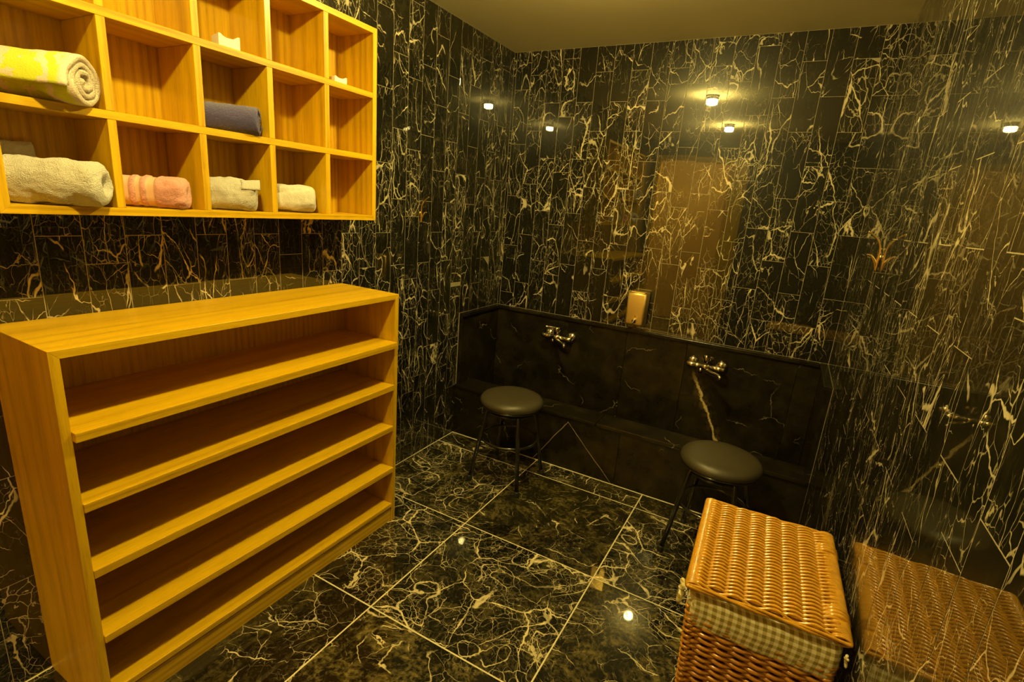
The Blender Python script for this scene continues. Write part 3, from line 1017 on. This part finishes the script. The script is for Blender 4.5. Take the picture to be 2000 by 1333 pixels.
# ================================================================== wicker basket
BX, BY, BH = 1.742, -1.655, 0.640
LW, LD = 0.312, 0.402
basket = empty('wicker_basket', (BX, BY, 0.0), math.radians(2.2))
tag(basket, 'lidded wicker laundry basket with a checked gingham liner against the right wall', 'basket')

def rrect(hx, hy, r, n):
    """n points evenly spaced on a rounded rectangle with outward normals"""
    segs = []
    L = [2 * (hy - r), math.pi * r / 2, 2 * (hx - r), math.pi * r / 2] * 2
    tot = sum(L)
    out = []
    for i in range(n):
        s = tot * i / n
        k = 0
        while s > L[k]:
            s -= L[k]
            k += 1
        if k % 2 == 0:
            side = k // 2
            if side == 0: p, nn = (hx, -hy + r + s), (1, 0)
            elif side == 1: p, nn = (hx - r - s, hy), (0, 1)
            elif side == 2: p, nn = (-hx, hy - r - s), (-1, 0)
            else: p, nn = (-hx + r + s, -hy), (0, -1)
        else:
            c = k // 2
            a0 = [0, math.pi / 2, math.pi, 1.5 * math.pi][c]
            cx, cyy = [(hx - r, hy - r), (-hx + r, hy - r), (-hx + r, -hy + r), (hx - r, -hy + r)][c]
            a = a0 + s / r
            p, nn = (cx + r * math.cos(a), cyy + r * math.sin(a)), (math.cos(a), math.sin(a))
        out.append((p, nn))
    return out, tot

# body
bhx, bhy = LW / 2 - 0.014, LD / 2 - 0.014
def taper(z):
    return -0.026 * (1 - z / 0.6)
core = bmesh.new()
pts, tot = rrect(bhx - 0.006, bhy - 0.006, 0.02, 64)
rings = []
for z in (0.004, 0.2, 0.4, 0.585):
    t = taper(z)
    rings.append([core.verts.new((p[0] + nn[0] * t, p[1] + nn[1] * t, z)) for p, nn in pts])
for A, B in zip(rings, rings[1:]):
    for k in range(64):
        core.faces.new((A[k], A[(k + 1) % 64], B[(k + 1) % 64], B[k]))
core.faces.new(rings[0][::-1])
core.faces.new(rings[-1])
body = link('body', mesh_from_bm(core, 'body', M['wicker_core']), basket)
NS = 36
sub = 5
n = NS * sub
pts, tot = rrect(bhx, bhy, 0.022, n)
bm = bmesh.new()
row = 0
z = 0.010
while z < 0.575:
    path = []
    rads = []
    for i in range(n):
        p, nn = pts[i]
        o = 0.0052 * math.cos(math.pi * i / sub + math.pi * row) + taper(z)
        zz = z + 0.0015 * math.sin(2 * math.pi * i / (sub * 2) + row * 1.7) + 0.0012 * nz((p[0], p[1], z), 9, 3)
        path.append((p[0] + nn[0] * o, p[1] + nn[1] * o, zz))
    tube_into(bm, path, 0.0050 + 0.0006 * random.random(), 6, True)
    row += 1
    z += 0.0082
bmesh.ops.recalc_face_normals(bm, faces=bm.faces)
wv = link('woven_strands', mesh_from_bm(bm, 'woven_strands', M['wicker_body']), body)
wv['kind'] = 'stuff'
bm = bmesh.new()
for k in range(NS):
    p, nn = pts[(k * sub + sub // 2) % n]
    tube_into(bm, [(p[0] + nn[0] * taper(zz), p[1] + nn[1] * taper(zz), zz) for zz in (0.002, 0.2, 0.4, 0.59)], 0.0032, 6)
st = link('stakes', mesh_from_bm(bm, 'stakes', M['wicker_body']), body)
st['kind'] = 'stuff'
for (sx, sy) in ((-1, -1), (1, -1), (-1, 1), (1, 1)):                       # corner posts bound with cane
    bm = bmesh.new()
    base = Vector((sx * (bhx - 0.004), sy * (bhy - 0.004), 0))
    path = []
    for i in range(300):
        zz = 0.01 + 0.56 * i / 299
        a = i * 0.75
        t = taper(zz)
        path.append((base.x + sx * t + 0.0105 * math.cos(a), base.y + sy * t + 0.0105 * math.sin(a), zz))
    tube_into(bm, path, 0.0042, 6)
    link('corner_binding', mesh_from_bm(bm, 'corner_binding', M['wicker_body']), body)

# lid
LZ = BH - 0.010
lid = empty('lid', (0, 0, LZ))
lid.parent = basket
core = box_bm(LW - 0.02, LD - 0.02, 0.008, 0.002)
link('lid_core', mesh_from_bm(core, 'lid_core', M['wicker_core']), lid, (0, 0, -0.004))
bm = bmesh.new()
NC = 8
sp = (LW - 0.012) / NC
nrow = 60
pitch = (LD - 0.024) / nrow
for j in range(nrow + 1):
    y = -LD / 2 + 0.012 + pitch * j
    path = []
    m = NC * 6
    for i in range(m + 1):
        x = -LW / 2 + 0.006 + (LW - 0.012) * i / m
        c = math.cos(math.pi * (x + LW / 2 - 0.006) / sp - math.pi / 2 + math.pi * (j % 2))
        zz = 0.0030 + 0.0056 * c
        yy = y + 0.0016 * nz((x, y, 0), 16, 2.0) + 0.0006 * c
        if i < 2 or i > m - 2:
            zz -= 0.004 * (2 - min(i, m - i))
        path.append((x, yy, zz))
    tube_into(bm, path, 0.0033 + 0.0005 * random.random(), 6)
bmesh.ops.recalc_face_normals(bm, faces=bm.faces)
lw = link('woven_strands', mesh_from_bm(bm, 'woven_strands', M['wicker']), lid)
lw['kind'] = 'stuff'
bm = bmesh.new()
for c in range(1, NC):
    x = -LW / 2 + 0.006 + sp * c
    tube_into(bm, [(x, -LD / 2 + 0.006, 0.0005), (x, 0, 0.0005), (x, LD / 2 - 0.006, 0.0005)], 0.0034, 6)
ls = link('stakes', mesh_from_bm(bm, 'stakes', M['wicker']), lid)
ls['kind'] = 'stuff'
# edges of the lid: wrapped sides, twisted front and back borders
for sx in (-1, 1):
    bm = bmesh.new()
    nw = 78
    for j in range(nw):
        y = -LD / 2 + 0.006 + (LD - 0.012) * j / (nw - 1)
        cx = sx * (LW / 2 - 0.016)
        path = [(cx + 0.017 * math.cos(a), y + 0.0012 * math.sin(a), -0.001 + 0.0085 * math.sin(a)) for a in [2 * math.pi * k / 14 for k in range(14)]]
        tube_into(bm, path, 0.0027, 5, True)
    bmesh.ops.recalc_face_normals(bm, faces=bm.faces)
    e = link('side_wrap', mesh_from_bm(bm, 'side_wrap', M['wicker']), lid)
    e['kind'] = 'stuff'
for sy in (-1, 1):
    for kk in range(2):
        pth = []
        for i in range(60):
            x = -LW / 2 + LW * i / 59
            a = i * 0.16 + math.pi * kk
            pth.append((x, sy * (LD / 2 - 0.002) + 0.0022 * math.cos(a), 0.0005 + 0.0030 * math.sin(a)))
        tube('border_cane', pth, 0.0034, M['wicker'], lid, 7)
# hinge loops on the wall side of the lid
for y in (0.115, -0.128):
    for dy in (-0.011, 0.0, 0.011):
        pth = [(LW / 2 - 0.020 + 0.022 * math.cos(a), y + dy, -0.008 + 0.020 * math.sin(a)) for a in [2 * math.pi * k / 20 for k in range(20)]]
        tube('hinge_loop', [(min(p[0], LW / 2 + 0.0015), p[1], p[2]) for p in pth], 0.0052, M['wicker'], lid, 8, True)

# gingham liner folded over the rim
bm = bmesh.new()
npt = 160
pts, tot = rrect(LW / 2 - 0.008, LD / 2 - 0.008, 0.016, npt)
rings = []
zs = [0.618, 0.612, 0.598, 0.580, 0.562, 0.545, 0.533, 0.527, 0.531]
for zi, zz in enumerate(zs):
    ring = []
    for i, (p, nn) in enumerate(pts):
        f = 0.0032 * nz((p[0], p[1], zz * 0.35), 17, 4) + 0.0016 * nz((p[0], p[1], zz), 45, 8)
        o = [-0.012, -0.003, 0.001, 0.002, 0.002, 0.0, -0.001, -0.003, -0.008][zi] + f
        if nn[0] > 0.5:
            o = min(o, 0.003)
        ring.append(bm.verts.new((p[0] + nn[0] * o, p[1] + nn[1] * o, zz + 0.006 * nz((p[0], p[1], 0), 6, 11) * (zi / 8))))
    rings.append(ring)
for A, B in zip(rings, rings[1:]):
    for k in range(npt):
        f = bm.faces.new((A[k], B[k], B[(k + 1) % npt], A[(k + 1) % npt]))
        f.smooth = True
liner = link('cloth_liner', mesh_from_bm(bm, 'cloth_liner', M['gingham']), basket)
sol = liner.modifiers.new('thick', 'SOLIDIFY')
sol.thickness = 0.0014
sol.offset = -1
liner['label'] = 'olive and cream gingham cloth'
# lace edging of the liner
bm = bmesh.new()
ptl, _ = rrect(LW / 2 - 0.008, LD / 2 - 0.008, 0.016, 330)
for i, (p, nn) in enumerate(ptl):
    if nn[0] > -0.3:
        continue
    o = 0.006 + 0.0022 * (i % 2)
    bmesh.ops.create_icosphere(bm, subdivisions=1, radius=0.0021, matrix=Matrix.Translation((p[0] + nn[0] * o, p[1] + nn[1] * o, 0.600)))
lace = link('lace_trim', mesh_from_bm(bm, 'lace_trim', M['towel_cream'], True), liner)
lace['kind'] = 'stuff'
# tied bows at the corners
for (x, y, sg) in ((-LW / 2 - 0.004, -LD / 2 + 0.052, -1), (LW / 2 - 0.006, -LD / 2 - 0.0035, 1)):
    k = 1.0 if sg < 0 else 0.45
    bow = empty('tie_bow', (x, y, 0.585 if sg < 0 else 0.602))
    bow.parent = basket
    lathe('knot', [(0, -0.007 * k), (0.005 * k, -0.005 * k), (0.007 * k, 0), (0.005 * k, 0.005 * k), (0, 0.007 * k)], M['gingham'], bow, 14)
    for (dy, dz, ln) in ((-0.012, -0.040, 1.0), (0.010, -0.034, 0.9), (-0.018, 0.010, 0.8), (0.016, 0.012, 0.8)):
        pth = [(0, 0, 0)]
        for t in (0.3, 0.6, 0.85, 1.0):
            pth.append((sg * 0.012 * k * t * (1 - 0.4 * t), dy * t * k, dz * t * ln * k))
        tube('ribbon', pth, [0.003 * k, 0.0058 * k, 0.0068 * k, 0.0058 * k, 0.002 * k], M['gingham'], bow, 8)
